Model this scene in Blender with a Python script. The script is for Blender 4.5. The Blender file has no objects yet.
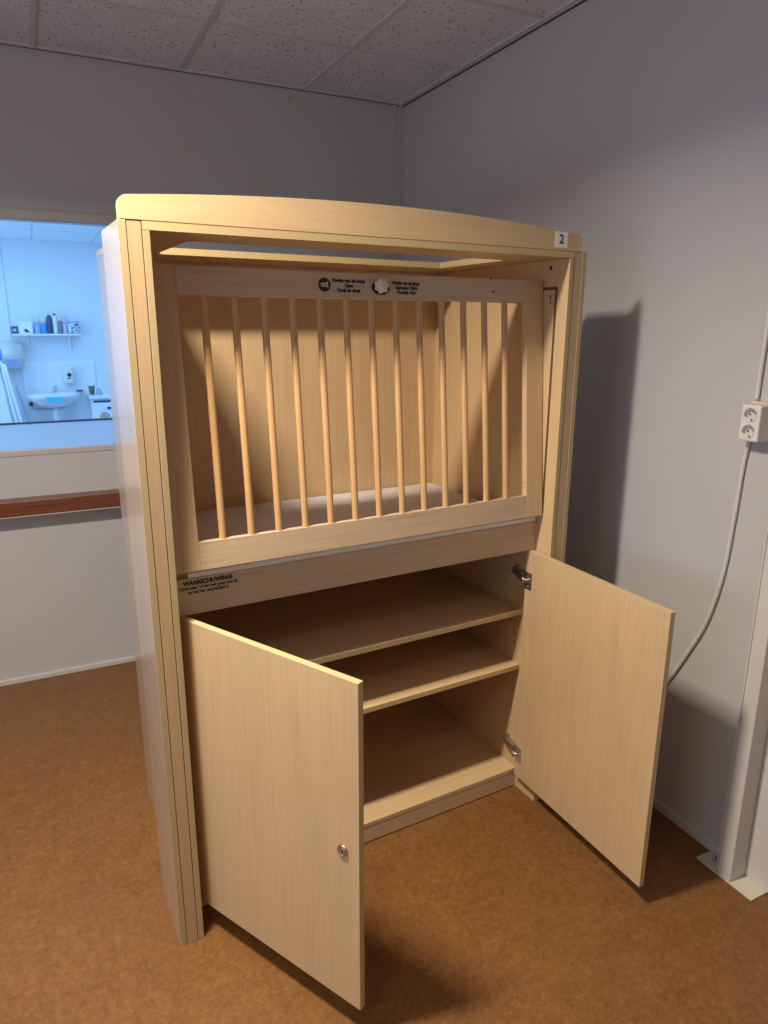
import bpy, bmesh, math, random
from mathutils import Vector, Matrix
random.seed(7)
scene = bpy.context.scene
COL = scene.collection
PI = math.pi

# ------------------------------------------------------------------ materials
def new_mat(name):
    m = bpy.data.materials.new(name); m.use_nodes = True
    nt = m.node_tree
    return m, nt, nt.nodes['Principled BSDF']

def plain(name, col, rough=0.5, metal=0.0, spec=0.5):
    m, nt, b = new_mat(name)
    b.inputs['Base Color'].default_value = (*col, 1)
    b.inputs['Roughness'].default_value = rough
    b.inputs['Metallic'].default_value = metal
    b.inputs['Specular IOR Level'].default_value = spec
    return m

def N(nt, t, **kw):
    n = nt.nodes.new(t)
    for k, v in kw.items(): setattr(n, k, v)
    return n

def coords(nt, scale=(1, 1, 1), loc=(0, 0, 0), rot=(0, 0, 0)):
    tc = N(nt, 'ShaderNodeTexCoord'); mp = N(nt, 'ShaderNodeMapping')
    mp.inputs['Scale'].default_value = scale
    mp.inputs['Location'].default_value = loc
    mp.inputs['Rotation'].default_value = rot
    nt.links.new(tc.outputs['Object'], mp.inputs['Vector'])
    return mp.outputs['Vector']

def noise(nt, vec, scale, detail=3, rough=0.5, dist=0.0):
    n = N(nt, 'ShaderNodeTexNoise')
    n.inputs['Scale'].default_value = scale
    n.inputs['Detail'].default_value = detail
    n.inputs['Roughness'].default_value = rough
    n.inputs['Distortion'].default_value = dist
    nt.links.new(vec, n.inputs['Vector'])
    return n.outputs['Fac']

def ramp(nt, fac, stops):
    r = N(nt, 'ShaderNodeValToRGB')
    el = r.color_ramp.elements
    while len(el) < len(stops): el.new(0.5)
    for e, (p, c) in zip(el, stops):
        e.position = p; e.color = (*c, 1)
    nt.links.new(fac, r.inputs['Fac'])
    return r.outputs['Color']

def mix(nt, fac, a, b, mode='MIX'):
    m = N(nt, 'ShaderNodeMix', data_type='RGBA', blend_type=mode)
    for sock, v in ((m.inputs[0], fac), (m.inputs[6], a), (m.inputs[7], b)):
        if isinstance(v, (int, float)): sock.default_value = v
        elif isinstance(v, tuple): sock.default_value = (*v, 1)
        else: nt.links.new(v, sock)
    return m.outputs[2]

def bump(nt, b, h, strength, dist=0.002):
    n = N(nt, 'ShaderNodeBump')
    n.inputs['Strength'].default_value = strength
    n.inputs['Distance'].default_value = dist
    nt.links.new(h, n.inputs['Height'])
    nt.links.new(n.outputs['Normal'], b.inputs['Normal'])

def wood(name, axis, light, dark, rough=0.38, seed=0.0, grain=0.5, spec=0.5):
    """pale laminate with fine grain running along one axis"""
    m, nt, b = new_mat(name)
    fine = [70, 70, 70]; fine[axis] = 2.2
    broad = [9, 9, 9]; broad[axis] = 0.9
    v1 = coords(nt, tuple(fine), (seed, seed, seed))
    v2 = coords(nt, tuple(broad), (seed * 2, seed, 0))
    f1 = noise(nt, v1, 1.6, 5, 0.62, 0.3)
    f2 = noise(nt, v2, 1.0, 3, 0.5, 0.9)
    c1 = ramp(nt, f1, [(0.30, dark), (0.52, light), (0.75, tuple(x * 1.05 for x in light))])
    c2 = ramp(nt, f2, [(0.32, tuple(x * 0.87 for x in light)), (0.6, light)])
    c = mix(nt, grain, c2, c1)
    nt.links.new(c, b.inputs['Base Color'])
    b.inputs['Roughness'].default_value = rough
    b.inputs['Specular IOR Level'].default_value = spec
    return m

MAPLE_L, MAPLE_D = (0.61, 0.425, 0.228), (0.49, 0.325, 0.16)
M = {}
M['maple_up'] = wood('maple_vertical', 2, MAPLE_L, MAPLE_D)
M['maple_across'] = wood('maple_horizontal', 0, MAPLE_L, MAPLE_D, seed=3.1)
M['maple_deep'] = wood('maple_depth', 1, MAPLE_L, MAPLE_D, seed=5.3)
M['maple_gate'] = wood('maple_gate', 0, (0.57, 0.415, 0.265), (0.44, 0.30, 0.18), seed=1.7, grain=0.6)
M['maple_gloss'] = wood('maple_glossy_side', 2, (0.53, 0.41, 0.30), (0.45, 0.34, 0.24), rough=0.15, seed=9.0, spec=0.75)
M['beech'] = wood('beech_dowel', 2, (0.60, 0.35, 0.155), (0.47, 0.26, 0.10), rough=0.4, seed=2.2)
M['maple_filler'] = wood('maple_filler', 2, (0.50, 0.345, 0.185), (0.41, 0.27, 0.135), seed=6.1)
M['band'] = plain('edge_banding', (0.52, 0.39, 0.19), 0.42)
M['pine_dark'] = wood('varnished_pine', 0, (0.17, 0.055, 0.028), (0.06, 0.016, 0.008), rough=0.3, seed=4.0, grain=0.75)
M['black'] = plain('black_print', (0.012, 0.010, 0.012), 0.5)
M['dark'] = plain('dark_gap', (0.02, 0.018, 0.016), 0.8)
M['band_wing_shaded'] = plain('wing_edge_banding_shaded', (0.44, 0.335, 0.175), 0.42)  # same banding, weaker light on the wing fronts put into the colour
M['gap_strip'] = plain('white_gap_strip', (0.90, 0.89, 0.87), 0.4)
M['groove_shade'] = plain('brown_groove_shade', (0.10, 0.055, 0.028), 0.7)
M['recess_shade'] = plain('painted_socket_shade', (0.27, 0.255, 0.235), 0.5)  # grey for the shade painted inside the socket wells
M['white_plastic'] = plain('white_plastic', (0.72, 0.69, 0.65), 0.35)
M['cream_plastic'] = plain('cream_plastic', (0.62, 0.55, 0.38), 0.45)
M['knob_white'] = plain('ivory_knob', (0.75, 0.69, 0.60), 0.35)
M['paper'] = plain('white_paper', (0.78, 0.76, 0.74), 0.6)
M['chrome'] = plain('chrome', (0.62, 0.58, 0.52), 0.22, 1.0)
M['nickel'] = plain('worn_nickel', (0.56, 0.52, 0.46), 0.42, 1.0)
M['steel_paint'] = plain('painted_steel', (0.60, 0.56, 0.51), 0.45)
M['plate_paint'] = plain('cream_painted_plate', (0.60, 0.54, 0.42), 0.5)
M['cable'] = plain('grey_cable', (0.66, 0.63, 0.59), 0.45)
M['cord'] = plain('pale_cord', (0.75, 0.64, 0.48), 0.8)
M['porcelain'] = plain('porcelain', (0.82, 0.84, 0.86), 0.12)
M['white_panel'] = plain('white_panel', (0.80, 0.82, 0.84), 0.3)
M['white_metal'] = plain('white_metal', (0.82, 0.84, 0.84), 0.3)
M['grey_soft'] = plain('blue_grey_plastic', (0.36, 0.46, 0.60), 0.4)
M['teal'] = plain('turquoise_label', (0.05, 0.55, 0.62), 0.5)
M['navy'] = plain('navy_plastic', (0.03, 0.06, 0.16), 0.35)
M['blue'] = plain('blue_plastic', (0.03, 0.28, 0.75), 0.35)
M['pale_blue'] = plain('pale_blue_plastic', (0.25, 0.48, 0.75), 0.35)
M['cream'] = plain('cream_bottle', (0.78, 0.76, 0.58), 0.4)
M['purple'] = plain('mauve_plastic', (0.22, 0.17, 0.34), 0.4)
M['pinkish'] = plain('pale_pink_plastic', (0.60, 0.48, 0.60), 0.4)
M['olive'] = plain('olive_plastic', (0.10, 0.13, 0.09), 0.4)
M['tan'] = plain('tan_sticker', (0.62, 0.36, 0.24), 0.6)

def sheet_mat():
    m, nt, b = new_mat('mattress_sheet')
    f = noise(nt, coords(nt, (1, 1, 1)), 5.0, 4, 0.6, 0.6)
    nt.links.new(ramp(nt, f, [(0.3, (0.58, 0.54, 0.56)), (0.7, (0.70, 0.66, 0.67))]), b.inputs['Base Color'])
    b.inputs['Roughness'].default_value = 0.8
    bump(nt, b, f, 0.12, 0.006)
    return m
M['sheet'] = sheet_mat()

def wall_mat(name, col, stain=None):
    m, nt, b = new_mat(name)
    f = noise(nt, coords(nt), 420, 2, 0.6)
    f2 = noise(nt, coords(nt), 1.3, 3, 0.5)
    c = ramp(nt, f2, [(0.3, tuple(x * 0.95 for x in col)), (0.7, col)])
    c = mix(nt, 0.35, c, ramp(nt, f, [(0.3, tuple(x * 0.82 for x in col)), (0.7, tuple(min(1, x * 1.1) for x in col))]))
    if stain:
        v = coords(nt, (1 / 0.035, 0.0, 1 / 0.05), (-stain[0] / 0.035, 0, -stain[1] / 0.05))
        L = N(nt, 'ShaderNodeVectorMath', operation='LENGTH'); nt.links.new(v, L.inputs[0])
        n2 = noise(nt, coords(nt), 60, 4, 0.7)
        a = N(nt, 'ShaderNodeMath', operation='MULTIPLY_ADD'); nt.links.new(n2, a.inputs[0]); a.inputs[1].default_value = 1.1
        nt.links.new(L.outputs['Value'], a.inputs[2])
        k = ramp(nt, a.outputs[0], [(0.45, (0.8, 0.8, 0.8)), (1.3, (0, 0, 0))])
        r = N(nt, 'ShaderNodeRGBToBW'); nt.links.new(k, r.inputs[0])
        c = mix(nt, r.outputs[0], c, (0.34, 0.25, 0.13))
    nt.links.new(c, b.inputs['Base Color'])
    b.inputs['Roughness'].default_value = 0.55
    bump(nt, b, f, 0.18, 0.0006)
    return m
M['wall'] = wall_mat('vinyl_wall', (0.525, 0.51, 0.50))
M['wall_back'] = wall_mat('vinyl_wall_stained', (0.525, 0.51, 0.50), stain=(1.05, 2.735))
M['trim'] = plain('painted_trim', (0.56, 0.53, 0.49), 0.45)
M['frame'] = plain('window_frame_paint', (0.50, 0.47, 0.44), 0.45)
M['wall_far'] = plain('white_painted_wall', (0.74, 0.77, 0.80), 0.6)
M['counter'] = plain('counter_laminate', (0.40, 0.42, 0.45), 0.35)

def ceiling_mat(name, col, specks=True):
    m, nt, b = new_mat(name)
    c = col
    f = noise(nt, coords(nt), 7, 3, 0.5)
    c = ramp(nt, f, [(0.3, tuple(x * 0.93 for x in col)), (0.7, col)])
    if specks:
        s = noise(nt, coords(nt, (85, 55, 1)), 1.0, 2, 0.6, 0.4)
        g = ramp(nt, s, [(0.615, (0, 0, 0)), (0.66, (0.85, 0.85, 0.85))])
        r = N(nt, 'ShaderNodeRGBToBW'); nt.links.new(g, r.inputs[0])
        c = mix(nt, r.outputs[0], c, tuple(x * 0.22 for x in col))
        bump(nt, b, s, 0.15, 0.002)
    nt.links.new(c, b.inputs['Base Color'])
    b.inputs['Roughness'].default_value = 0.85
    return m
M['tile'] = ceiling_mat('mineral_tile', (0.70, 0.70, 0.76))
M['tbar'] = plain('t_bar_paint', (0.56, 0.545, 0.56), 0.5)
M['tbar_far'] = plain('washroom_grid_paint', (0.62, 0.66, 0.70), 0.5)
M['tile_plain'] = plain('white_ceiling_tile', (0.86, 0.88, 0.90), 0.8)

def floor_mat():
    m, nt, b = new_mat('brown_linoleum')
    a = noise(nt, coords(nt), 16, 6, 0.7, 0.5)
    f = noise(nt, coords(nt), 55, 4, 0.7, 0.2)
    w = noise(nt, coords(nt), 2.0, 3, 0.5, 0.3)
    g = noise(nt, coords(nt), 170, 2, 0.6)
    c1 = ramp(nt, a, [(0.30, (0.092, 0.034, 0.0085)), (0.50, (0.180, 0.076, 0.0185)), (0.72, (0.270, 0.128, 0.036))])
    c2 = ramp(nt, f, [(0.30, (0.060, 0.021, 0.006)), (0.50, (0.175, 0.074, 0.018)), (0.72, (0.345, 0.178, 0.060))])
    c3 = ramp(nt, g, [(0.30, (0.060, 0.021, 0.006)), (0.52, (0.185, 0.078, 0.020)), (0.72, (0.355, 0.185, 0.070))])
    c = mix(nt, 0.5, c1, c2)
    c = mix(nt, 0.28, c, c3)
    c = mix(nt, 0.2, c, ramp(nt, w, [(0.3, (0.14, 0.055, 0.017)), (0.7, (0.26, 0.117, 0.038))]))
    # one dark scuff in front of the cabinet
    v = coords(nt, (1 / 0.011, 1 / 0.045, 0), (-0.56 / 0.011, 0.565 / 0.045, 0))
    L = N(nt, 'ShaderNodeVectorMath', operation='LENGTH'); nt.links.new(v, L.inputs[0])
    k = ramp(nt, L.outputs['Value'], [(0.25, (0.55, 0.55, 0.55)), (1.0, (0, 0, 0))])
    r = N(nt, 'ShaderNodeRGBToBW'); nt.links.new(k, r.inputs[0])
    c = mix(nt, r.outputs[0], c, (0.06, 0.022, 0.01))
    nt.links.new(c, b.inputs['Base Color'])
    b.inputs['Roughness'].default_value = 0.42
    b.inputs['Specular IOR Level'].default_value = 0.35
    bump(nt, b, f, 0.12, 0.001)
    return m
M['floor'] = floor_mat()

def glass_mat():
    m = bpy.data.materials.new('window_glass'); m.use_nodes = True
    nt = m.node_tree; nt.nodes.clear()
    out = N(nt, 'ShaderNodeOutputMaterial'); t = N(nt, 'ShaderNodeBsdfTransparent'); g = N(nt, 'ShaderNodeBsdfGlossy')
    t.inputs['Color'].default_value = (0.94, 0.97, 1.0, 1)
    g.inputs['Roughness'].default_value = 0.02
    fr = N(nt, 'ShaderNodeFresnel'); fr.inputs['IOR'].default_value = 1.45
    mx = N(nt, 'ShaderNodeMixShader')
    nt.links.new(fr.outputs[0], mx.inputs[0]); nt.links.new(t.outputs[0], mx.inputs[1]); nt.links.new(g.outputs[0], mx.inputs[2])
    nt.links.new(mx.outputs[0], out.inputs[0])
    return m
M['glass'] = glass_mat()

def pattern_mat():
    m, nt, b = new_mat('patterned_tub')
    f = noise(nt, coords(nt), 38, 2, 0.5)
    nt.links.new(ramp(nt, f, [(0.42, (0.08, 0.13, 0.28)), (0.5, (0.62, 0.66, 0.72))]), b.inputs['Base Color'])
    return m
M['pattern'] = pattern_mat()

# ------------------------------------------------------------------ mesh helpers
DIRS = {'-x': (-1, 0, 0), '+x': (1, 0, 0), '-y': (0, -1, 0), '+y': (0, 1, 0), '-z': (0, 0, -1), '+z': (0, 0, 1)}

def add_box(bm, x0, x1, y0, y1, z0, z1, mi=0, faces=None, bev=0.0):
    vs = [bm.verts.new((x, y, z)) for z in (z0, z1) for y in (y0, y1) for x in (x0, x1)]
    fd = {'-z': (0, 2, 3, 1), '+z': (4, 5, 7, 6), '-y': (0, 1, 5, 4), '+y': (2, 6, 7, 3), '-x': (0, 4, 6, 2), '+x': (1, 3, 7, 5)}
    fs = []
    for k, ids in fd.items():
        f = bm.faces.new([vs[i] for i in ids]); f.material_index = (faces or {}).get(k, mi); fs.append(f)
    if bev > 0:
        es = {e for f in fs for e in f.edges}
        bmesh.ops.bevel(bm, geom=list(es), offset=bev, segments=2, affect='EDGES', profile=0.5)

def add_cyl(bm, p0, p1, r0, r1=None, seg=16, mi=0, caps=True):
    r1 = r0 if r1 is None else r1
    p0, p1 = Vector(p0), Vector(p1); d = (p1 - p0).normalized()
    a = d.orthogonal().normalized(); b = d.cross(a)
    A = [bm.verts.new(p0 + (a * math.cos(t) + b * math.sin(t)) * r0) for t in [2 * PI * i / seg for i in range(seg)]]
    B = [bm.verts.new(p1 + (a * math.cos(t) + b * math.sin(t)) * r1) for t in [2 * PI * i / seg for i in range(seg)]]
    for i in range(seg):
        f = bm.faces.new((A[i], A[(i + 1) % seg], B[(i + 1) % seg], B[i])); f.smooth = True; f.material_index = mi
    if caps:
        bm.faces.new(list(reversed(A))).material_index = mi
        bm.faces.new(B).material_index = mi

def add_lathe(bm, prof, c, axis='z', seg=24, mi=0):
    """prof: list of (radius, height); revolve about the axis through c"""
    c = Vector(c); rings = []
    for r, h in prof:
        ring = []
        for i in range(seg):
            t = 2 * PI * i / seg
            x, y = r * math.cos(t), r * math.sin(t)
            p = {'z': (x, y, h), 'y': (x, h, y), 'x': (h, x, y)}[axis]
            ring.append(bm.verts.new(c + Vector(p)))
        rings.append(ring)
    for A, B in zip(rings, rings[1:]):
        for i in range(seg):
            f = bm.faces.new((A[i], A[(i + 1) % seg], B[(i + 1) % seg], B[i])); f.smooth = True; f.material_index = mi
    bm.faces.new(rings[0]).material_index = mi
    bm.faces.new(rings[-1]).material_index = mi

def add_prism(bm, pts, y0, y1, mi=0, plane='xz', face_mi=None):
    """closed outline extruded along the third axis"""
    def P(a, b, h): return {'xz': (a, h, b), 'xy': (a, b, h), 'yz': (h, a, b)}[plane]
    A = [bm.verts.new(P(a, b, y0)) for a, b in pts]; B = [bm.verts.new(P(a, b, y1)) for a, b in pts]
    n = len(pts)
    for i in range(n):
        f = bm.faces.new((A[i], A[(i + 1) % n], B[(i + 1) % n], B[i])); f.material_index = mi
    for R in (A, B):
        f = bm.faces.new(R); f.material_index = mi if face_mi is None else face_mi

def add_tube(bm, pts, r, seg=10, mi=0):
    pts = [Vector(p) for p in pts]; rings = []; up = None
    for i, p in enumerate(pts):
        d = (pts[min(i + 1, len(pts) - 1)] - pts[max(i - 1, 0)]).normalized()
        if up is None: up = d.orthogonal().normalized()
        a = (up - d * up.dot(d)).normalized(); b = d.cross(a); up = a
        rings.append([bm.verts.new(p + (a * math.cos(2 * PI * k / seg) + b * math.sin(2 * PI * k / seg)) * r) for k in range(seg)])
    for A, B in zip(rings, rings[1:]):
        for k in range(seg):
            f = bm.faces.new((A[k], A[(k + 1) % seg], B[(k + 1) % seg], B[k])); f.smooth = True; f.material_index = mi
    bm.faces.new(rings[0]); bm.faces.new(rings[-1])

def spline(pts, n=10):
    pts = [Vector(p) for p in pts]; out = []
    for i in range(len(pts) - 1):
        p0, p1, p2, p3 = pts[max(i - 1, 0)], pts[i], pts[i + 1], pts[min(i + 2, len(pts) - 1)]
        for k in range(n):
            t = k / n
            out.append(0.5 * ((2 * p1) + (p2 - p0) * t + (2 * p0 - 5 * p1 + 4 * p2 - p3) * t * t + (3 * p1 - p0 - 3 * p2 + p3) * t ** 3))
    return out + [pts[-1]]

def obj(name, bm, mats, parent=None, loc=None, rot=None):
    bmesh.ops.recalc_face_normals(bm, faces=bm.faces)
    me = bpy.data.meshes.new(name); bm.to_mesh(me); bm.free()
    for m in (mats if isinstance(mats, (list, tuple)) else [mats]): me.materials.append(M[m])
    o = bpy.data.objects.new(name, me); COL.objects.link(o)
    if parent: o.parent = parent
    if loc: o.location = loc
    if rot: o.rotation_euler = rot
    return o

def box_obj(name, dims, mats, parent=None, bev=0.0, faces=None, loc=None, rot=None):
    bm = bmesh.new(); add_box(bm, *dims, faces=faces, bev=bev)
    return obj(name, bm, mats, parent, loc, rot)

def tag(o, label=None, cat=None, group=None, kind=None):
    if label: o['label'] = label
    if cat: o['category'] = cat
    if group: o['group'] = group
    if kind: o['kind'] = kind
    return o

def empty(name, loc=(0, 0, 0), rot=(0, 0, 0), **kw):
    o = bpy.data.objects.new(name, None); COL.objects.link(o)
    o.location = loc; o.rotation_euler = rot; o.empty_display_size = 0.05
    return tag(o, **kw)

def text_obj(name, body, size, loc, rot, mat, parent, width=None, bold=0.0, align='CENTER', label=None):
    cu = bpy.data.curves.new(name, 'FONT'); cu.body = body; cu.size = size
    cu.align_x = align; cu.align_y = 'CENTER'; cu.extrude = 0.00015; cu.offset = bold
    cu.resolution_u = 4
    t = bpy.data.objects.new(name + '_src', cu); COL.objects.link(t)
    bpy.context.view_layer.update()
    dg = bpy.context.evaluated_depsgraph_get()
    me = bpy.data.meshes.new_from_object(t.evaluated_get(dg))
    bpy.data.objects.remove(t); bpy.data.curves.remove(cu)
    if width:
        xs = [v.co.x for v in me.vertices]; k = width / (max(xs) - min(xs))
        for v in me.vertices: v.co.x *= k
    me.materials.clear(); me.materials.append(M[mat])
    me.name = name
    o = bpy.data.objects.new(name, me); COL.objects.link(o)
    o.parent = parent; o.location = loc; o.rotation_euler = rot
    if label: o['label'] = label
    return o

def struct(o, label=None, cat=None):
    o['kind'] = 'structure'
    if label: o['label'] = label
    if cat: o['category'] = cat
    return o

# ------------------------------------------------------------------ room (metres, z up, back wall along x)
XR, YB, ZC = 1.6641, 1.8834, 2.7807
XL, YF = -3.0, -3.4
YO, ZO = 7.2, 2.575            # far wall and ceiling of the washroom seen through the window
WX0, WX1, WZ0, WZ1 = -1.55, 0.42, 1.135, 2.122
TB = 0.09                      # wall thickness

struct(box_obj('floor', (XL, XR + 0.1, YF, YB + TB, -0.05, 0), 'floor'), 'mottled brown linoleum floor', 'floor')

bm = bmesh.new()
add_box(bm, XL, WX0, YB, YB + TB, 0, ZC + .05); add_box(bm, WX1, XR, YB, YB + TB, 0, ZC + .05)
add_box(bm, WX0, WX1, YB, YB + TB, 0, WZ0 - .025); add_box(bm, WX0, WX1, YB, YB + TB, WZ1, ZC + .05)
wb = struct(obj('wall_back', bm, ['wall_back', 'dark']), 'grey vinyl back wall with a window into the washroom', 'wall')
struct(box_obj('wall_right', (XR, XR + 0.1, YF, YB + TB, 0, ZC + .05), 'wall'), 'grey vinyl wall to the right of the cabinet', 'wall')
struct(box_obj('wall_left', (XL - .1, XL, YF, YB + TB, 0, ZC + .05), 'wall'), 'grey vinyl wall on the left side of the room', 'wall')
struct(box_obj('wall_front', (XL, XR, YF - .1, YF, 0, ZC + .05), 'wall'), 'grey vinyl wall behind the photographer', 'wall')
# panel seam and corner bead on the back wall
struct(box_obj('trim_1', (0.5335, 0.5365, YB - .0012, YB + .01, 0.02, ZC - .01), 'frame'), 'thin upright panel joint on the back wall', 'trim')
struct(box_obj('trim_2', (XR - .035, XR - .0005, YB - .004, YB + .01, 0.02, ZC - .01), 'wall', bev=.001), 'flat corner strip between back and right walls', 'trim')
# ceiling: tiles one mesh, grid bars one mesh
bm = bmesh.new(); add_box(bm, XL, XR + .1, YF, YB + TB, ZC + .007, ZC + .05)
struct(obj('ceiling', bm, 'tile'), 'suspended ceiling of speckled mineral fibre tiles', 'ceiling')
bm = bmesh.new()
gx = [-0.051 + 0.585 * k for k in range(-5, 3)]; gy = [1.300 - 0.5835 * k for k in range(0, 8)]
for x in gx: add_box(bm, x - .009, x + .009, YF, YB, ZC, ZC + .012)
for y in gy: add_box(bm, XL, XR, y - .009, y + .009, ZC + .0004, ZC + .012)
struct(obj('trim_3', bm, 'tbar'), 'grid of grey bars carrying the ceiling tiles', 'trim')
bm = bmesh.new()
add_box(bm, XR - .036, XR - .009, YF, YB, ZC - .003, ZC + .012, bev=.0008)
add_box(bm, XL, XR - .036, YB - .024, YB - .005, ZC - .002, ZC + .012, bev=.0008)
add_box(bm, XR - .009, XR - .0003, YF, YB, ZC - .004, ZC + .012, mi=1)  # black strips painted as the shade in the gap along the walls
add_box(bm, XL, XR - .02, YB - .005, YB - .0003, ZC - .003, ZC + .012, mi=1)
struct(obj('trim_4', bm, ['tbar', 'dark']), 'ceiling edge angle with a black strip for the shade of the gap', 'trim')
# baseboards
def baseboard(name, dims, label):
    bm = bmesh.new(); add_box(bm, *dims, bev=.003); struct(obj(name, bm, 'trim'), label, 'baseboard')
baseboard('baseboard_back', (XL, XR, YB - .012, YB + .005, 0, .026), 'low pale skirting along the back wall')
baseboard('baseboard_right', (XR - .012, XR + .005, -0.45, YB, 0, .034), 'low pale skirting along the right wall')
baseboard('baseboard_front_right', (XR - .012, XR + .005, YF, -0.66, 0, .034), 'low pale skirting of the right wall past the post')

# window into the washroom
win = struct(empty('window_1', ((WX0 + WX1) / 2, YB, WZ0)), 'wide interior window in the back wall', 'window')
def wpart(name, dims, mat, bev=.0015):
    x, y, z = win.location
    bm = bmesh.new(); add_box(bm, dims[0] - x, dims[1] - x, dims[2] - y, dims[3] - y, dims[4] - z, dims[5] - z, bev=bev)
    return obj(name, bm, mat, win)
wpart('frame_rail', (WX0 - .03, WX1 + .03, YB - .012, YB + .002, WZ1, WZ1 + .04), 'frame')
wpart('frame_rail', (WX0 - .03, WX1 + .03, YB - .004, YB + .002, WZ0 - .026, WZ0 - .001), 'frame')
wpart('frame_stile', (WX0 - .03, WX0, YB - .012, YB + .002, WZ0, WZ1), 'frame')
wpart('frame_stile', (WX1, WX1 + .03, YB - .012, YB + .002, WZ0, WZ1), 'frame')
wpart('pane', (WX0, WX1, YB + .02, YB + .024, WZ0, WZ1), 'glass', 0)

# washroom shell
struct(box_obj('trim_5', (WX0 - .4, WX1 + .4, YB + .001, 2.87, WZ0 - .025, WZ0), 'counter', bev=.002), 'pale counter top running behind the window', 'trim')
struct(box_obj('trim_6', (WX0 - .4, WX1 + .4, 2.855, 2.875, WZ0 - .02, WZ0 + .010), 'navy', bev=.002), 'dark edge strip along the far side of the counter', 'trim')
struct(box_obj('wall_far', (-2.6, 2.2, YO, YO + .1, 0, ZO + .1), 'wall_far'), 'bright white end wall of the washroom', 'wall')
struct(box_obj('wall_far_left', (-2.7, -2.6, YB + TB, YO, 0, ZO + .1), 'wall_far'), 'white left wall of the washroom', 'wall')
struct(box_obj('wall_far_right', (2.2, 2.3, YB + TB, YO, 0, ZO + .1), 'wall_far'), 'white right wall of the washroom', 'wall')
struct(box_obj('floor_far', (-2.6, 2.2, YB + TB, YO, -.05, 0), 'counter'), 'pale washroom floor', 'floor')
bm = bmesh.new(); add_box(bm, -2.6, 2.2, YB + TB, YO, ZO, ZO + .1)
for x in (-1.26, -.66, -.06, .54, 1.14): add_box(bm, x - .007, x + .007, YB + TB, YO, ZO - .002, ZO + .01, mi=1)
for y in (6.3, 5.7, 5.1, 4.5): add_box(bm, -2.6, 2.2, y - .007, y + .007, ZO - .0016, ZO + .01, mi=1)
struct(obj('ceiling_far', bm, ['tile_plain', 'tbar_far']), 'white tiled washroom ceiling', 'ceiling')
struct(box_obj('trim_7', (-.385, -.372, YO - .012, YO + .01, 1.55, ZO), 'white_panel', bev=.002), 'pale upright strip on the washroom end wall', 'trim')

# ------------------------------------------------------------------ the crib cabinet
W, T, H, HI, DW, DB = 1.3500, 0.0660, 1.9035, 1.886, 0.224, 0.7384
cab = empty('crib_cabinet', (0, 0, 0), (0, 0, 0.0533), label='tall maple cupboard with a barred crib above open doors and shelves, number 2 on top', cat='cabinet')
BV = 0.0008
XI, XO = T, W - T                     # inner faces of the two sides
F1 = {'-y': 1}
# sides: long inner board, glossy outer wing board, filler between
for s in (0, 1):
    def bx(a, b): return (a, b) if s == 0 else (W - b, W - a)
    bm = bmesh.new()
    pl = [(.0503, 0), (T, 0), (T, DB - .004), (.0565, DB - .004), (.0565, DW + .004), (.0503, DW + .004)]
    add_prism(bm, [(p[0] if s == 0 else W - p[0], p[1]) for p in pl], 0, HI - .0006, plane='xy')
    bmesh.ops.recalc_face_normals(bm, faces=bm.faces)
    for f in bm.faces:
        n = f.normal
        if n.y < -.5: f.material_index = 1
        elif (n.x < -.5 if s == 0 else n.x > .5): f.material_index = 2
    bmesh.ops.bevel(bm, geom=list(bm.edges), offset=BV, segments=2, affect='EDGES')
    obj('side_panel', bm, ['maple_up', 'band_wing_shaded', 'maple_gloss'], cab)
    x0, x1 = bx(0, 0.0170)
    box_obj('wing_panel', (x0, x1, 0, DW, 0, H), ['maple_up', 'band_wing_shaded', 'maple_gloss'], cab, BV, {'-y': 1, ('-x' if s == 0 else '+x'): 2})
    x0, x1 = bx(0.0188, 0.0485)
    box_obj('filler_strip', (x0, x1, 0.0012, DW - .002, 0, H), 'maple_filler', cab, BV)
# top with a rectangular opening
bm = bmesh.new()
OX0, OX1, OY0, OY1 = 0.190, 1.164, 0.166, 0.520
tx0, tx1, ty0, ty1 = 0.0503, W - 0.0503, 0.0570, W - 0.0570
add_box(bm, tx0, tx1, 0, OY0, HI, H, faces=F1); add_box(bm, ty0, ty1, OY1, DB, HI, H)
add_box(bm, ty0, OX0, OY0, OY1, HI, H); add_box(bm, OX1, ty1, OY0, OY1, HI, H)
bmesh.ops.remove_doubles(bm, verts=bm.verts, dist=1e-5)
obj('top_panel', bm, ['maple_across', 'band'], cab)
bm = bmesh.new()
add_box(bm, OX0, OX1, OY1 - .0005, OY1 + .003, HI - .001, H + .0005); add_box(bm, OX1 - .0005, OX1 + .003, OY0, OY1, HI - .001, H + .0005)
obj('opening_edge', bm, 'band', cab)
box_obj('back_panel', (0.0580, W - 0.0580, 0.722, DB, 0.0, HI - .0006), 'maple_up', cab, 0)
# arched pediment
ax0, ax1, ay = 0.003, 1.328, 0.019
def arch_z(x): return 1.9525 + 0.0295 * (1 - ((x - 0.66) / 0.655) ** 2)
pts = [(ax0, H + .0005)]; rr = 0.022
zl = arch_z(ax0 + rr)
for i in range(7):
    a = PI - i * PI / 12; pts.append((ax0 + rr + rr * math.cos(a), zl - rr + rr * math.sin(a)))
for i in range(1, 40):
    x = ax0 + rr + (ax1 - ax0 - 2 * rr) * i / 40; pts.append((x, arch_z(x)))
zr = arch_z(ax1 - rr)
for i in range(7):
    a = PI / 2 - i * PI / 12; pts.append((ax1 - rr + rr * math.cos(a), zr - rr + rr * math.sin(a)))
pts.append((ax1, H + .0005))
bm = bmesh.new(); add_prism(bm, pts, 0.0, ay, mi=1, face_mi=0)
bmesh.ops.bevel(bm, geom=[e for e in bm.edges if abs(e.verts[0].co.y - e.verts[1].co.y) < 1e-6], offset=.0018, segments=2, affect='EDGES')
obj('arched_pediment', bm, ['maple_across', 'band'], cab)
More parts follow.
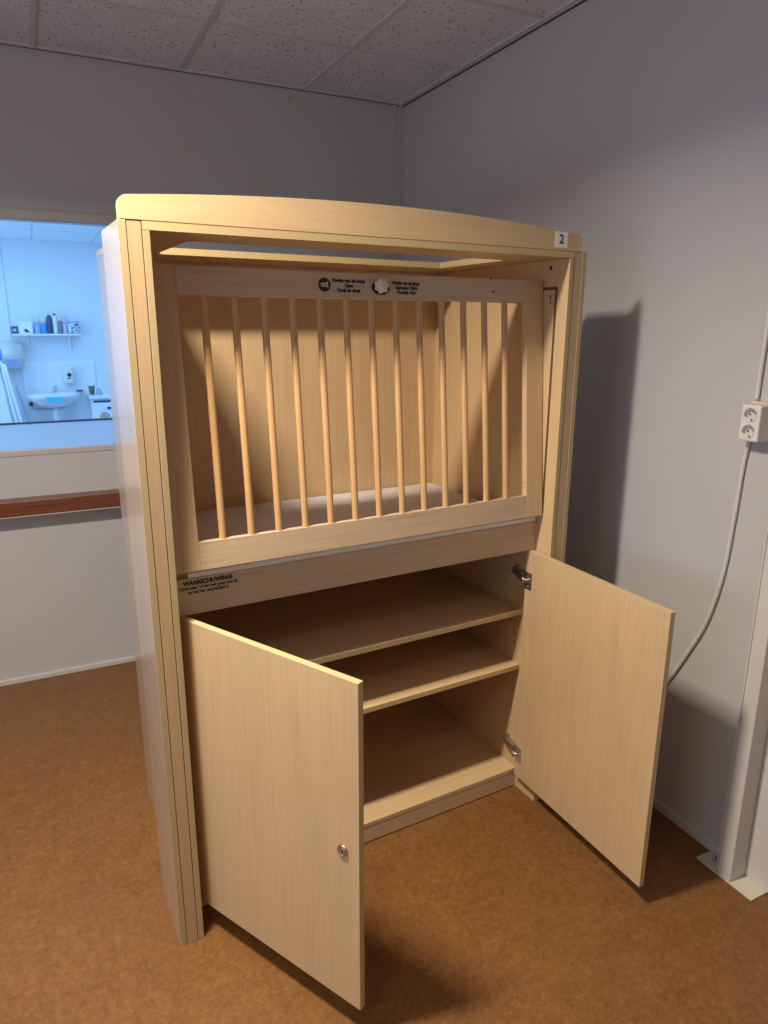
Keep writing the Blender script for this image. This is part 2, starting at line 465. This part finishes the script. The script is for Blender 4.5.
stk = box_obj('number_sticker', (1.219, 1.2685, -.0006, 0.0, 1.912, 1.956), 'paper', cab, 0)
stk['label'] = 'white number sticker'
text_obj('number', '2', .036, (1.2440, -.0009, 1.9345), (PI / 2, 0, 0), 'black', stk, bold=.0007)

# apron under the crib, bed base, shelves, bottom
apr = box_obj('apron', (XI + .001, XO - .001, .075, .093, .953, 1.0525), 'maple_gate', cab, BV)
text_obj('printed_text', 'WAARSCHUWING!', .0165, (.162, .0746, 1.0400), (PI / 2, 0, 0), 'black', apr, width=.132, bold=.0010)
text_obj('printed_text', 'Controleer of het bed goed vast zit', .0125, (.163, .0746, 1.0265), (PI / 2, 0, 0), 'black', apr, width=.156, bold=.0005)
text_obj('printed_text', 'en het hek vergrendeld is', .0125, (.162, .0746, 1.0145), (PI / 2, 0, 0), 'black', apr, width=.108, bold=.0005)
lin = box_obj('added_gap_strip', (XI + .045, XO - .004, .0775, .0925, 1.0526, 1.0665), 'gap_strip', cab, .0015); lin['label'] = 'added white strip for the bright gap under the gate'  # white strip added over the mattress edge to brighten the gap
box_obj('bed_base', (XI + .0005, XO - .0005, .0935, .7215, .962, .979), 'maple_deep', cab, 0)
for z1 in (.7140, .5005):
    box_obj('shelf', (XI + .002, XO - .002, .120, .7215, z1 - .018, z1), ['maple_across', 'band'], cab, BV, F1)
box_obj('bottom_panel', (XI + .0005, XO - .0005, .1065, .7215, .0635, .079), ['maple_across', 'maple_gate'], cab, BV, F1)
box_obj('plinth', (XI + .0005, XO - .0005, .1075, .125, .004, .0630), 'maple_gate', cab, BV)
# shelf-pin holes on the right side
for y in (.155, .64):
    for z in ((.30, .34, .38, .42, .57, .61, .65, .79, .83) if y < .3 else (.42, .61)):
        bm = bmesh.new(); add_cyl(bm, (XO - .0006, y, z), (XO + .0002, y, z), .0028, seg=10)
        obj('pin_hole', bm, 'dark', cab)
# slot plates high on the right side of the crib
box_obj('guide_groove_shade', (XO - .0008, XO + .0002, .047, .126, 1.085, 1.806), 'groove_shade', cab, 0)  # flat brown strip, shadow around the plate painted as colour
bm = bmesh.new(); add_box(bm, XO - .0020, XO - .0002, .0555, .126, 1.085, 1.797, bev=.0006); obj('guide_plate', bm, 'maple_up', cab)
bm = bmesh.new(); add_cyl(bm, (XO - .0026, .074, 1.778), (XO - .0018, .074, 1.778), .0036, seg=14); add_cyl(bm, (XO - .0026, .074, 1.758), (XO - .0018, .074, 1.758), .0028, seg=12)
add_box(bm, XO - .0025, XO - .0018, .0728, .0752, 1.758, 1.778)
obj('keyhole', bm, 'dark', cab)
bm = bmesh.new(); add_cyl(bm, (XO - .001, .082, 1.862), (XO + .001, .082, 1.862), .006, seg=14)
obj('screw_hole', bm, 'dark', cab)

# crib gate, leaning back at the top
gate_h = 0.7487
gate = empty('gate', (0, .046, 1.080), (-0.0843, 0, 0)); gate.parent = cab
GX0, GX1, SX0, SX1, GT = 0.0735, 1.2790, 0.138, 1.2115, 0.022
box_obj('stile', (GX0, SX0, 0, GT, 0, gate_h), 'maple_up', gate, .0012)
box_obj('stile', (SX1, GX1, 0, GT, 0, gate_h), 'maple_up', gate, .0012)
rail_t = box_obj('rail', (SX0 + .0003, SX1 - .0003, .0002, GT - .0002, .681, gate_h), 'maple_gate', gate, .0012)
box_obj('rail', (SX0 + .0003, SX1 - .0003, .0002, GT - .0002, 0, .0735), 'maple_gate', gate, .0012)
bm = bmesh.new(); add_cyl(bm, (0, 0, 0), (0, 0, .681 - .0735), .0094, seg=18, caps=False)
bar0 = None
for i in range(13):
    x = .2045 + (1.1335 - .2045) * i / 12
    if bar0 is None:
        bar0 = obj('bar', bm, 'beech', gate, (x, GT / 2, .0735))
    else:
        b2 = bar0.copy(); COL.objects.link(b2); b2.parent = gate; b2.location = (x, GT / 2, .0735)
# knob with its dark backing slot
zk = .7145
bm = bmesh.new(); add_prism(bm, [(.6955 + .0285 * math.cos(2 * PI * k / 32), zk - .003 + .0195 * math.sin(2 * PI * k / 32)) for k in range(32)], -.0008, .001)
obj('knob_slot', bm, 'dark', gate)
bm = bmesh.new(); prof = []
for i in range(42):
    t = 2 * PI * i / 42; r = .0185 + .0022 * math.cos(7 * t); prof.append((.691 + r * math.cos(t), zk + r * math.sin(t)))
add_prism(bm, prof, -.020, -.008)
add_cyl(bm, (.691, -.008, zk), (.691, 0, zk), .010, seg=20)
add_lathe(bm, [(.0155, -.0195), (.0145, -.0215), (.006, -.0225)], (.691, 0, zk), 'y', 24)
kn = obj('knob', bm, 'knob_white', gate); kn['label'] = 'ivory star knob'
bm = bmesh.new(); add_cyl(bm, (.691, -.0228, zk), (.691, -.0222, zk), .0038, seg=16); obj('knob_screw', bm, 'cable', gate)
# pictogram: black disc with a pale pushing hand
bm = bmesh.new(); add_cyl(bm, (.526, -.0007, zk), (.526, .0005, zk), .0178, seg=28)
sy = obj('pictogram_disc', bm, 'black', gate)
bm = bmesh.new()
add_box(bm, .533, .5365, -.0012, -.0006, zk - .009, zk + .009)
add_prism(bm, [(.515, zk - .0035), (.521, zk - .006), (.533, zk - .0055), (.533, zk + .005), (.523, zk + .0055), (.519, zk + .0035), (.513, zk + .003), (.512, zk + .0005), (.518, zk)], -.0011, -.0006)
obj('pictogram_hand', bm, 'maple_gate', gate)
RX = (PI / 2, 0, 0)
for body, x, dz, w in (('Positie van de knop', .598, .0115, .098), ('Open', .598, -.001, .026), ('Druk en draai', .597, -.0135, .068),
                       ('Positie van de knop', .777, .0105, .088), ('Gesloten / Slide', .778, -.002, .072), ('Positie slot', .778, -.0145, .060)):
    text_obj('printed_text', body, .0122, (x, -.0006, zk + dz), RX, 'black', gate, width=w, bold=.0008)
for x, z, r in ((1.083, .711, .0032), (1.075, gate_h + .0, .003)):
    bm = bmesh.new(); add_cyl(bm, (x, -.0012, z), (x, .0012, z), r, seg=12); obj('screw_hole', bm, 'dark', gate)
# little screws in the inner edge of the right stile
for z in (.10, .115):
    bm = bmesh.new(); add_cyl(bm, (SX1 - .0006, GT / 2, z), (SX1 + .0006, GT / 2, z), .0016, seg=8); obj('stile_screw', bm, 'dark', gate)

# doors
DWD, DH, DT = 0.613, 0.881, 0.018
def door(loc, ang):
    d = empty('door', loc, (0, 0, ang)); d.parent = cab
    box_obj('leaf', (0, DWD, 0, DT, 0, DH), ['maple_up', 'band'], d, .0009, {'-x': 1, '+x': 1, '+z': 1, '-z': 1})
    return d
dl = door((XI + .0036 - .0034, .0801 + .0073, .0747), -1.135)
dr = door((1.2584, .0881, .0715), -1.6155)
# lock on the left door
bm = bmesh.new()
add_lathe(bm, [(.0085, .001), (.0095, -.003), (.012, -.0042), (.0150, -.0035), (.0165, .0005)], (.5655, 0, .439), 'y', 28)
lk = obj('lock_ring', bm, 'chrome', dl); lk['label'] = 'chrome lock rosette'
bm = bmesh.new(); add_cyl(bm, (.5655, -.0038, .439), (.5655, .001, .439), .0090, seg=24); obj('lock_core', bm, 'nickel', dl)
bm = bmesh.new(); add_box(bm, .5640, .5670, -.0043, -.0037, .434, .444); obj('key_slot', bm, 'dark', dl)
# cup hinges on the right door, arms reaching back to the cabinet side
for zc, flip in ((.772, 1), (.092, -1)):
    bm = bmesh.new()
    add_box(bm, .003, .036, -.0022, .0004, zc - .031, zc + .031, bev=.001)
    add_cyl(bm, (.021, -.0028, zc), (.021, 0, zc), .0105, seg=20)
    add_cyl(bm, (.018, -.0034, zc + .023), (.018, -.001, zc + .023), .0035, seg=10)
    add_cyl(bm, (.018, -.0034, zc - .023), (.018, -.001, zc - .023), .0035, seg=10)
    hg = obj('hinge_cup', bm, 'nickel', dr); hg['label'] = 'worn metal hinge cup'
    # short link out of the cup, then the arm screwed to the cabinet side
    bm = bmesh.new()
    add_prism(bm, [(.019, -.002), (.019, -.008), (.004, -.017), (-.016, -.016), (-.016, -.006), (.002, -.009), (.012, -.002)], zc - .005, zc + .006, plane='xy')
    bmesh.ops.bevel(bm, geom=list(bm.edges), offset=.001, segments=1, affect='EDGES')
    add_cyl(bm, (.006, -.014, zc - .009), (.006, -.014, zc + .011), .004, seg=10)
    obj('hinge_link', bm, 'nickel', dr)
    zz = .0747 + zc + .003
    bm = bmesh.new()
    add_prism(bm, [(XO - .0005, .180), (XO - .012, .176), (XO - .021, .150), (XO - .023, .108), (XO - .012, .104), (XO - .006, .120), (XO - .0005, .128)], zz - .0115, zz + .0115, plane='xy')
    bmesh.ops.bevel(bm, geom=list(bm.edges), offset=.0015, segments=1, affect='EDGES')
    add_box(bm, XO - .004, XO + .0003, .146, .166, zz - .024, zz + .024, bev=.001)
    for q in (-.018, .018): add_cyl(bm, (XO - .0055, .156, zz + q), (XO - .003, .156, zz + q), .004, seg=10)
    add_cyl(bm, (XO - .0215, .135, zz), (XO - .016, .135, zz), .005, seg=10)
    obj('hinge_arm', bm, 'nickel', cab)

# mattress lying in the crib
bm = bmesh.new()
add_box(bm, 0, 1.192, 0, .612, 0, .086)
bmesh.ops.bevel(bm, geom=list(bm.edges), offset=.014, segments=4, affect='EDGES', profile=.5)
for f in bm.faces: f.smooth = True
mt = obj('mattress', bm, 'sheet')
c, s = math.cos(.0533), math.sin(.0533)
def cw(x, y, z): return (c * x - s * y, s * x + c * y, z)
mt.location = cw(.0775, .100, .9794); mt.rotation_euler = (0, 0, .0533)
tag(mt, 'thin crib mattress under a pale grey sheet behind the wooden bars', 'mattress')

# ------------------------------------------------------------------ things on our walls
rl = empty('wall_rail', (-1.0, YB, .84), label='dark reddish varnished pine rail fixed along the wall below the window', cat='rail')
bm = bmesh.new(); add_box(bm, -1.9, 2.3, -.088, 0, .009, .077, bev=.002); obj('board', bm, 'pine_dark', rl)
bm = bmesh.new(); add_box(bm, -1.9, 2.3, -.086, 0, .004, .0085, bev=.001); obj('bottom_highlight', bm, 'trim', rl)  # pale strip painted as the highlight on the rail's lower edge

so = empty('double_socket', (XR, -.352, 1.424), label='white surface mounted double wall socket on the right wall', cat='socket')
bm = bmesh.new(); add_box(bm, -.054, 0, -.0305, .0305, -.051, .051, bev=.004)
body = obj('body', bm, 'white_plastic', so)
for z in (.0235, -.0235):
    # flat well: ring, crescent of painted shade, two pin holes and an earth clip
    bm = bmesh.new()
    add_lathe(bm, [(.0195, -.0546), (.0205, -.0556), (.0212, -.0540)], (0, 0, z), 'x', 28)
    cup = obj('socket_well', bm, 'cable', so)
    bm = bmesh.new()
    pr = []
    for i in range(13):
        t = -PI * .07 + i * PI * .95 / 12; pr.append((-.0195 * -math.cos(t), z + .0195 * math.sin(t)))
    for i in range(13):
        t = PI * .88 - i * PI * .95 / 12; pr.append((-.004 + .0125 * math.cos(t), z - .003 + .0125 * math.sin(t)))
    add_prism(bm, pr, -.0562, -.0550, plane='yz')
    obj('socket_recess_shade', bm, 'recess_shade', so)
    for dy, dz, r in ((.002, .002, .0026), (-.004, -.013, .0026)):
        bm = bmesh.new(); add_cyl(bm, (-.0564, dy - .002, z + dz), (-.0554, dy - .002, z + dz), r, seg=10); obj('pin_hole', bm, 'dark', so)
bm = bmesh.new(); add_box(bm, -.026, 0, -.075, .0235, .0515, .0605, bev=.001); o = obj('mounting_box', bm, 'cream_plastic', so); o['label'] = 'yellowed mounting box'

def cable(name, pts, r, label):
    bm = bmesh.new(); add_tube(bm, spline(pts), r); return tag(obj(name, bm, 'cable'), label, 'cable')
cable('power_cable', [(XR - .0085, -.326, 1.373), (XR - .008, -.317, 1.29), (XR - .008, -.311, 1.13), (XR - .008, -.299, .947), (XR - .008, -.264, .778), (XR - .008, -.206, .637),
                      (XR - .008, -.128, .482), (XR - .010, -.02, .33), (XR - .012, .16, .20), (XR - .014, .40, .10), (XR - .016, .7, .05)], .0065,
      'grey cable looping from the socket down behind the cabinet')
cable('power_cable', [(XR - .0085, -.331, 1.487), (XR - .008, -.332, 1.6), (XR - .008, -.334, 1.75), (XR - .008, -.336, 2.2), (XR - .008, -.338, ZC - .004)], .0065,
      'straight grey cable running up the wall above the socket')

post = empty('steel_post', (1.625, -.50, 0), label='pale painted steel post on base plates against the right wall', cat='post')
ox, oy = 1.625, -.50
bm = bmesh.new(); add_box(bm, 1.5875 - ox, 1.6635 - ox, -.5175 - oy, -.4712 - oy, .0065, ZC - .004, bev=.003); obj('upright', bm, 'steel_paint', post)
bm = bmesh.new(); add_box(bm, 1.5900 - ox, 1.6635 - ox, -.4690 - oy, -.4645 - oy, .0065, ZC - .004, bev=.0008); obj('edge_strip', bm, 'steel_paint', post)
bm = bmesh.new(); add_box(bm, 1.6565 - ox, 1.6635 - ox, -.90 - oy, -.5182 - oy, .0065, ZC - .004, bev=.001); obj('wall_channel', bm, 'steel_paint', post)
bm = bmesh.new(); add_box(bm, 1.5855 - ox, 1.6635 - ox, -.4640 - oy, -.395 - oy, 0, .006, bev=.001); obj('base_plate', bm, 'plate_paint', post)
bm = bmesh.new(); add_box(bm, 1.5855 - ox, 1.6635 - ox, -.595 - oy, -.4645 - oy, 0, .006, bev=.001); obj('base_plate', bm, 'plate_paint', post)
bm = bmesh.new(); add_cyl(bm, (1.625 - ox, -.43 - oy, .0055), (1.625 - ox, -.43 - oy, .014), .007, seg=6); add_cyl(bm, (1.625 - ox, -.43 - oy, .013), (1.625 - ox, -.43 - oy, .028), .004, seg=10)
obj('anchor_bolt', bm, 'nickel', post)
bm = bmesh.new(); add_cyl(bm, (1.640 - ox, -.5180 - oy, .05), (1.640 - ox, -.5210 - oy, .05), .004, seg=10); obj('rivet', bm, 'white_plastic', post)

bm = bmesh.new(); add_tube(bm, spline([(1.601, YB - .026, ZC - .004), (1.602, YB - .012, ZC - .03), (1.602, YB - .008, ZC - .08), (1.602, YB - .008, 2.652)], 5), .0022, 8)
tag(obj('hanging_cord', bm, 'cord'), 'short pale cord hanging from the ceiling edge in the corner', 'cord')

# ------------------------------------------------------------------ washroom things seen through the window
def px(p): return -.355 + (p - 13) * .0101          # metres across the end wall
ws = empty('washbasin', (-.02, YO - .0125, .80), label='white wall hung washbasin with a turquoise label', cat='washbasin')
bm = bmesh.new()
rings = []
for (hz, rx, ry, yo) in ((0.0, .10, .10, -.14), (.05, .19, .165, -.19), (.11, .250, .215, -.225), (.148, .268, .232, -.236), (.152, .262, .226, -.236), (.145, .225, .180, -.240), (.06, .12, .10, -.22)):
    ring = []
    for i in range(36):
        t = 2 * PI * i / 36
        e = 0.72
        cx = math.copysign(abs(math.cos(t)) ** e, math.cos(t)); sy_ = math.copysign(abs(math.sin(t)) ** e, math.sin(t))
        ring.append(bm.verts.new((rx * cx, min(0, yo + ry * sy_), hz)))
    rings.append(ring)
for A, B in zip(rings, rings[1:]):
    for i in range(36):
        f = bm.faces.new((A[i], A[(i + 1) % 36], B[(i + 1) % 36], B[i])); f.smooth = True
bm.faces.new(rings[0]); bm.faces.new(rings[-1])
obj('basin', bm, 'porcelain', ws)
bm = bmesh.new(); add_cyl(bm, (.02, -.035, .145), (.02, -.035, .205), .016, seg=14); add_tube(bm, spline([(.02, -.035, .19), (.02, -.09, .215), (.02, -.14, .195)], 5), .011); add_cyl(bm, (.02, -.035, .205), (.035, -.035, .235), .012, .008, 12)
obj('tap', bm, 'chrome', ws)
bm = bmesh.new(); add_lathe(bm, [(.020, 0), (.020, -.05), (.034, -.055), (.034, -.15), (.022, -.17)], (.005, -.14, .01), 'z', 18)
obj('waste_trap', bm, 'porcelain', ws)
bm = bmesh.new(); add_box(bm, -.085, .075, -.470, -.466, .082, .138, bev=.001)
tl = obj('label_sticker', bm, 'teal', ws); tl['label'] = 'turquoise label'
bm = bmesh.new(); add_box(bm, px(18), px(92), -.012, 0, 0, .645, bev=.003)
tag(obj('splash_panel', bm, 'white_panel', None, (0, YO, .645)), 'square white splash panel on the wall behind the washbasin', 'panel')
sd = empty('soap_dispenser', (px(67) - .035, YO - .012, 1.05), label='white wall soap dispenser with a black mark above the washbasin', cat='dispenser')
bm = bmesh.new(); add_box(bm, -.05, .05, -.095, 0, 0, .185, bev=.014); obj('case', bm, 'white_plastic', sd)
bm = bmesh.new(); add_lathe(bm, [(.014, -.0965), (.022, -.0965), (.022, -.0945), (.014, -.0945)], (.008, 0, .095), 'y', 18); obj('mark', bm, 'black', sd)
bm = bmesh.new(); add_box(bm, -.016, .022, -.0965, -.094, .052, .064); obj('mark', bm, 'black', sd)
bm = bmesh.new(); add_box(bm, -.03, .03, -.08, -.02, -.012, .001, bev=.003); obj('nozzle', bm, 'grey_soft', sd)
sp = bmesh.new(); add_box(sp, -.034, .034, -.025, .025, 0, .018, bev=.004)
tag(obj('sponge', sp, 'navy', None, (px(73.5), YO - .06, .953)), 'dark blue sponge on the right end of the washbasin rim', 'sponge')

sh = empty('wall_shelf', (px(46.5), YO, 1.585), label='long white wall shelf carrying bottles over the washbasin', cat='shelf')
hw = (px(80) - px(13)) / 2
bm = bmesh.new(); add_box(bm, -hw, hw, -.20, 0, -.008, .010, bev=.002); obj('shelf_board', bm, 'white_panel', sh)
for xx in (px(27), px(69)):
    bm = bmesh.new()
    add_box(bm, xx - px(46.5) - .008, xx - px(46.5) + .008, -.016, 0, -.19, -.008); add_box(bm, xx - px(46.5) - .008, xx - px(46.5) + .008, -.17, -.012, -.022, -.008)
    obj('bracket', bm, 'white_metal', sh)
ZS = 1.5955
def shelf_box(name, p0, p1, h, mat, label, cat, mark=None):
    x = (px(p0) + px(p1)) / 2; w = (px(p1) - px(p0)) / 2
    t = empty(name, (x, YO - .10, ZS), label=label, cat=cat)
    bm = bmesh.new(); add_box(bm, -w, w, -.045, .045, 0, h, bev=.003); obj('carton', bm, mat, t)
    if mark:
        bm = bmesh.new(); add_prism(bm, [(-.03, .03), (.01, .012), (.04, .02), (.02, .035), (-.005, .06), (-.012, .04)], -.0462, -.0448); obj('print_mark', bm, mark, t)
    else:
        bm = bmesh.new(); add_box(bm, -w * .6, w * .6, -.0462, -.0448, h * .3, h * .7); obj('print_mark', bm, 'grey_soft', t)
    return t
def bottle(name, p0, p1, h, mat, capmat, label, cap=.04, shoulder=.03, neck=.45):
    x = (px(p0) + px(p1)) / 2; r = (px(p1) - px(p0)) / 2
    t = empty(name, (x, YO - .10, ZS), label=label, cat='bottle', group='bottles on the washroom shelf')
    hb = h - cap
    bm = bmesh.new(); add_lathe(bm, [(r * .92, 0), (r, .006), (r, hb - shoulder), (r * .8, hb - shoulder * .4), (r * neck, hb)], (0, 0, 0), 'z', 20); obj('bottle_body', bm, mat, t)
    bm = bmesh.new(); add_lathe(bm, [(r * neck * 1.05, hb - .001), (r * neck * 1.05, hb + cap * .8), (r * neck * .8, h)], (0, 0, 0), 'z', 16); obj('cap', bm, capmat, t)
    return t
shelf_box('carton_box', 12.7, 18.6, .077, 'navy', 'small dark box at the left end of the wall shelf', 'box')
shelf_box('carton_box', 20.0, 33.0, .128, 'white_panel', 'white box with a dark print on the wall shelf', 'box', 'navy')
bottle('bottle', 34.8, 40.6, .170, 'pale_blue', 'white_plastic', 'pale blue bottle beside the white box on the shelf', cap=.07)
bottle('bottle', 41.5, 47.4, .172, 'blue', 'white_plastic', 'bright blue bottle with a wide white cap on the shelf', cap=.06, neck=.8)
bottle('bottle', 47.7, 53.1, .222, 'navy', 'white_plastic', 'tall dark navy bottle, tallest on the shelf', cap=.025)
bottle('bottle', 53.4, 58.3, .216, 'cream', 'black', 'tall cream bottle with a small black cap on the shelf', cap=.022)
bottle('bottle', 58.6, 62.9, .170, 'purple', 'white_plastic', 'mauve bottle between the cream bottle and the small pink tube', cap=.03, neck=.7)
bottle('bottle', 63.2, 67.3, .096, 'pinkish', 'white_plastic', 'short pale pink tube on the shelf', cap=.02, neck=.8)
t = empty('canister', (px(73.6), YO - .10, ZS), label='wide patterned canister at the right end of the shelf', cat='canister')
bm = bmesh.new(); add_lathe(bm, [(.054, 0), (.057, .004), (.057, .115), (.054, .119)], (0, 0, 0), 'z', 24); obj('canister_body', bm, 'pattern', t)
bm = bmesh.new(); add_lathe(bm, [(.058, .1185), (.058, .132), (.050, .136)], (0, 0, 0), 'z', 24); obj('lid', bm, 'grey_soft', t)

du = empty('drawer_unit', (px(87) - .076, YO - .42, 0), label='white drawer unit right of the washbasin with a tan round sticker', cat='cabinet')
bm = bmesh.new(); add_box(bm, .03, .52, .01, .41, 0, .895, bev=.002); obj('carcass', bm, 'white_panel', du)
bm = bmesh.new(); add_box(bm, .01, .54, -.02, .41, .896, .93, bev=.004); obj('worktop', bm, 'white_panel', du)
bm = bmesh.new(); add_box(bm, .05, .50, .0, .011, .855, .875); obj('grip_gap', bm, 'navy', du)
for z0, z1 in ((.52, .85), (.20, .51)):
    bm = bmesh.new(); add_box(bm, .04, .51, -.008, .0095, z0, z1, bev=.003); d = obj('drawer', bm, 'white_panel', du)
    bm = bmesh.new(); add_box(bm, .185, .26, -.012, -.0075, z1 - .075, z1 - .045, bev=.002); obj('drawer_grip', bm, 'navy', d)
bm = bmesh.new()
add_cyl(bm, (.155, -.0095, .695), (.155, -.0078, .695), .052, seg=24); st = obj('round_sticker', bm, 'tan', du); st['label'] = 'tan round sticker'
t = empty('tumbler', (px(89.5) - .045, YO - .25, .930), label='dark olive tumbler on the drawer unit', cat='tumbler')
bm = bmesh.new(); add_lathe(bm, [(.026, 0), (.034, .10), (.031, .10), (.024, .01)], (0, 0, 0), 'z', 18); obj('cup', bm, 'olive', t)
bm = bmesh.new(); add_lathe(bm, [(.0345, .098), (.036, .112), (.033, .114), (.032, .098)], (0, 0, 0), 'z', 18); obj('rim', bm, 'white_panel', t)
t = empty('spray_bottle', (px(97) - .05, YO - .25, .930), label='small blue grey spray bottle right of the olive tumbler', cat='bottle')
bm = bmesh.new(); add_lathe(bm, [(.024, 0), (.026, .004), (.026, .05), (.010, .065)], (0, 0, 0), 'z', 16); obj('bottle_body', bm, 'grey_soft', t)
bm = bmesh.new(); add_lathe(bm, [(.011, .064), (.011, .085), (.006, .095)], (0, 0, 0), 'z', 12); add_box(bm, -.03, .0, -.006, .006, .08, .092); obj('spray_head', bm, 'white_panel', t)
bm = bmesh.new(); pr = []
for k in range(20):
    tt = 2 * PI * k / 20; pr.append((.035 * math.cos(tt) + .006 * math.cos(3 * tt), .018 * math.sin(tt)))
add_prism(bm, pr, -.02, .02); bmesh.ops.bevel(bm, geom=list(bm.edges), offset=.005, segments=2, affect='EDGES')
tag(obj('cloth', bm, 'white_panel', None, (px(102) - .05, YO - .22, .948)), 'crumpled white cloth right end of the drawer unit top', 'cloth')

td = empty('towel_dispenser', (px(6) + .02, YO, 1.225), label='large rounded white paper dispenser left of the washbasin', cat='dispenser')
bm = bmesh.new()
def rrect(x0, x1, z0, z1, r, n=6):
    out = []
    for cx_, cz_, a0 in ((x1 - r, z1 - r, 0), (x0 + r, z1 - r, PI / 2), (x0 + r, z0 + r, PI), (x1 - r, z0 + r, 1.5 * PI)):
        for i in range(n + 1):
            a = a0 + i * PI / 2 / n; out.append((cx_ + r * math.cos(a), cz_ + r * math.sin(a)))
    return out
add_prism(bm, rrect(-.20, .135, .0, .285, .075), -.13, 0)
bmesh.ops.bevel(bm, geom=[e for e in bm.edges if abs(e.verts[0].co.y + .13) < 1e-6 and abs(e.verts[1].co.y + .13) < 1e-6], offset=.02, segments=3, affect='EDGES')
for f in bm.faces: f.smooth = True
obj('cover', bm, 'white_plastic', td)
bm = bmesh.new(); add_prism(bm, rrect(-.06, .095, .005, .105, .03), -.134, -.128); o = obj('viewing_window', bm, 'grey_soft', td); o['label'] = 'blue grey window'

# folded white table leaning on the wall under the dispenser
ft = empty('folding_table', (-.40, YO - .30, 0), label='folded white table with metal legs leaning at the left edge of the window', cat='table')
bm = bmesh.new(); add_prism(bm, [(-.45, 0.02), (-.00, .02), (-.13, 1.36), (-.45, 1.36)], -.02, .02); obj('table_top', bm, 'white_panel', ft)
for (xb, xt, zz, rr_) in ((.045, -.095, 1.33, .014), (.105, -.065, 1.29, .016)):
    bm = bmesh.new(); add_tube(bm, spline([(xb, -.03, .02), ((xb * .6 + xt * .4), -.03, .6), (xt, -.03, zz)], 6), rr_); obj('leg', bm, 'white_metal', ft)
bm = bmesh.new(); add_tube(bm, spline([(.20, .02, .02), (.14, .03, .45), (.02, .04, 1.05)], 8), .012); obj('leg', bm, 'grey_soft', ft)
bm = bmesh.new(); add_box(bm, -.16, -.075, -.06, -.02, 1.33, 1.44, bev=.006); o = obj('top_clip', bm, 'blue', ft); o['label'] = 'blue clip'
pv = empty('pipe_valve', (px(22.5), YO - .012, .83), label='small black pipe valve left of the washbasin', cat='valve')
bm = bmesh.new(); add_cyl(bm, (0, 0, 0), (0, -.04, 0), .022, seg=14); obj('valve_body', bm, 'black', pv)
bm = bmesh.new(); add_tube(bm, [(0, -.025, 0), (.01, -.025, -.05), (.05, -.025, -.062), (.33, -.025, -.055)], .008); obj('pipe', bm, 'grey_soft', pv)

# ------------------------------------------------------------------ lights
def area(name, loc, size, power, col, direction=(0, 0, -1), size_y=None, spread=PI):
    L = bpy.data.lights.new(name, 'AREA'); L.energy = power; L.color = col
    L.shape = 'RECTANGLE' if size_y else 'SQUARE'; L.size = size
    if size_y: L.size_y = size_y
    L.spread = spread
    o = bpy.data.objects.new(name, L); COL.objects.link(o); o.location = loc
    o.rotation_euler = Vector(direction).to_track_quat('-Z', 'Y').to_euler()
    return o
area('ceiling_panel_lamp', (-.32, -.29, ZC - .01), .32, 68, (1.0, .89, .75), size_y=.14, spread=math.radians(152))
area('added_fill_lamp_behind', (-1.2, -1.75, ZC - .01), .56, 11, (1.0, .90, .78), spread=math.radians(150))  # added fill lamp, unseen; softens shadows and lifts the fronts
area('added_cool_fill_left', (XL + .06, -1.1, 1.65), 2.4, 48, (.58, .75, 1.0), (1, 0.05, 0.42), 1.4)  # added cool fill, no window seen there; lifts right wall and ceiling
area('washroom_daylight', (-2.5, 4.9, 1.55), 2.6, 74, (.28, .57, 1.0), (1, 0, 0.05), 1.6)
area('washroom_added_blue_fill', (-2.5, 3.45, 1.55), .55, 40, (.36, .64, 1.0), (1, -.42, 0.14), 1.1, math.radians(120))  # added lamp, no window there; sends a blue wash onto the right wall
area('washroom_lamp', (.0, 5.2, ZO - .02), 2.2, 42, (.32, .61, 1.0), (0, 0, -1), 2.6)

w = bpy.data.worlds.new('world'); scene.world = w; w.use_nodes = True
w.node_tree.nodes['Background'].inputs[0].default_value = (.5, .55, .65, 1)
w.node_tree.nodes['Background'].inputs[1].default_value = 0.05

# ------------------------------------------------------------------ camera
cam = bpy.data.cameras.new('camera'); co = bpy.data.objects.new('camera', cam); COL.objects.link(co)
CX, CY, CZ, YAW, PIT, ROL, FPX = -0.1928, -1.6721, 1.6863, 0.45774, -0.2594, 0.0035, 699.7
fw = Vector((math.sin(YAW) * math.cos(PIT), math.cos(YAW) * math.cos(PIT), math.sin(PIT)))
r = Vector((math.cos(YAW), -math.sin(YAW), 0)); u = r.cross(fw)
r2 = r * math.cos(ROL) + u * math.sin(ROL); u2 = -r * math.sin(ROL) + u * math.cos(ROL)
mw = Matrix((( r2.x, u2.x, -fw.x, CX), (r2.y, u2.y, -fw.y, CY), (r2.z, u2.z, -fw.z, CZ), (0, 0, 0, 1)))
co.matrix_world = mw
cam.sensor_fit = 'VERTICAL'; cam.sensor_height = 24.0; cam.lens = 24.0 * FPX / 1024
cam.clip_start = .01
scene.camera = co

scene.view_settings.view_transform = 'Standard'; scene.view_settings.look = 'None'
scene.view_settings.gamma = 1; scene.view_settings.use_curve_mapping = False
scene.view_settings.exposure = 0.05
scene.cycles.use_denoising = True
scene.cycles.max_bounces = 10; scene.cycles.diffuse_bounces = 6; scene.cycles.transparent_max_bounces = 8
scene.cycles.sample_clamp_indirect = 6
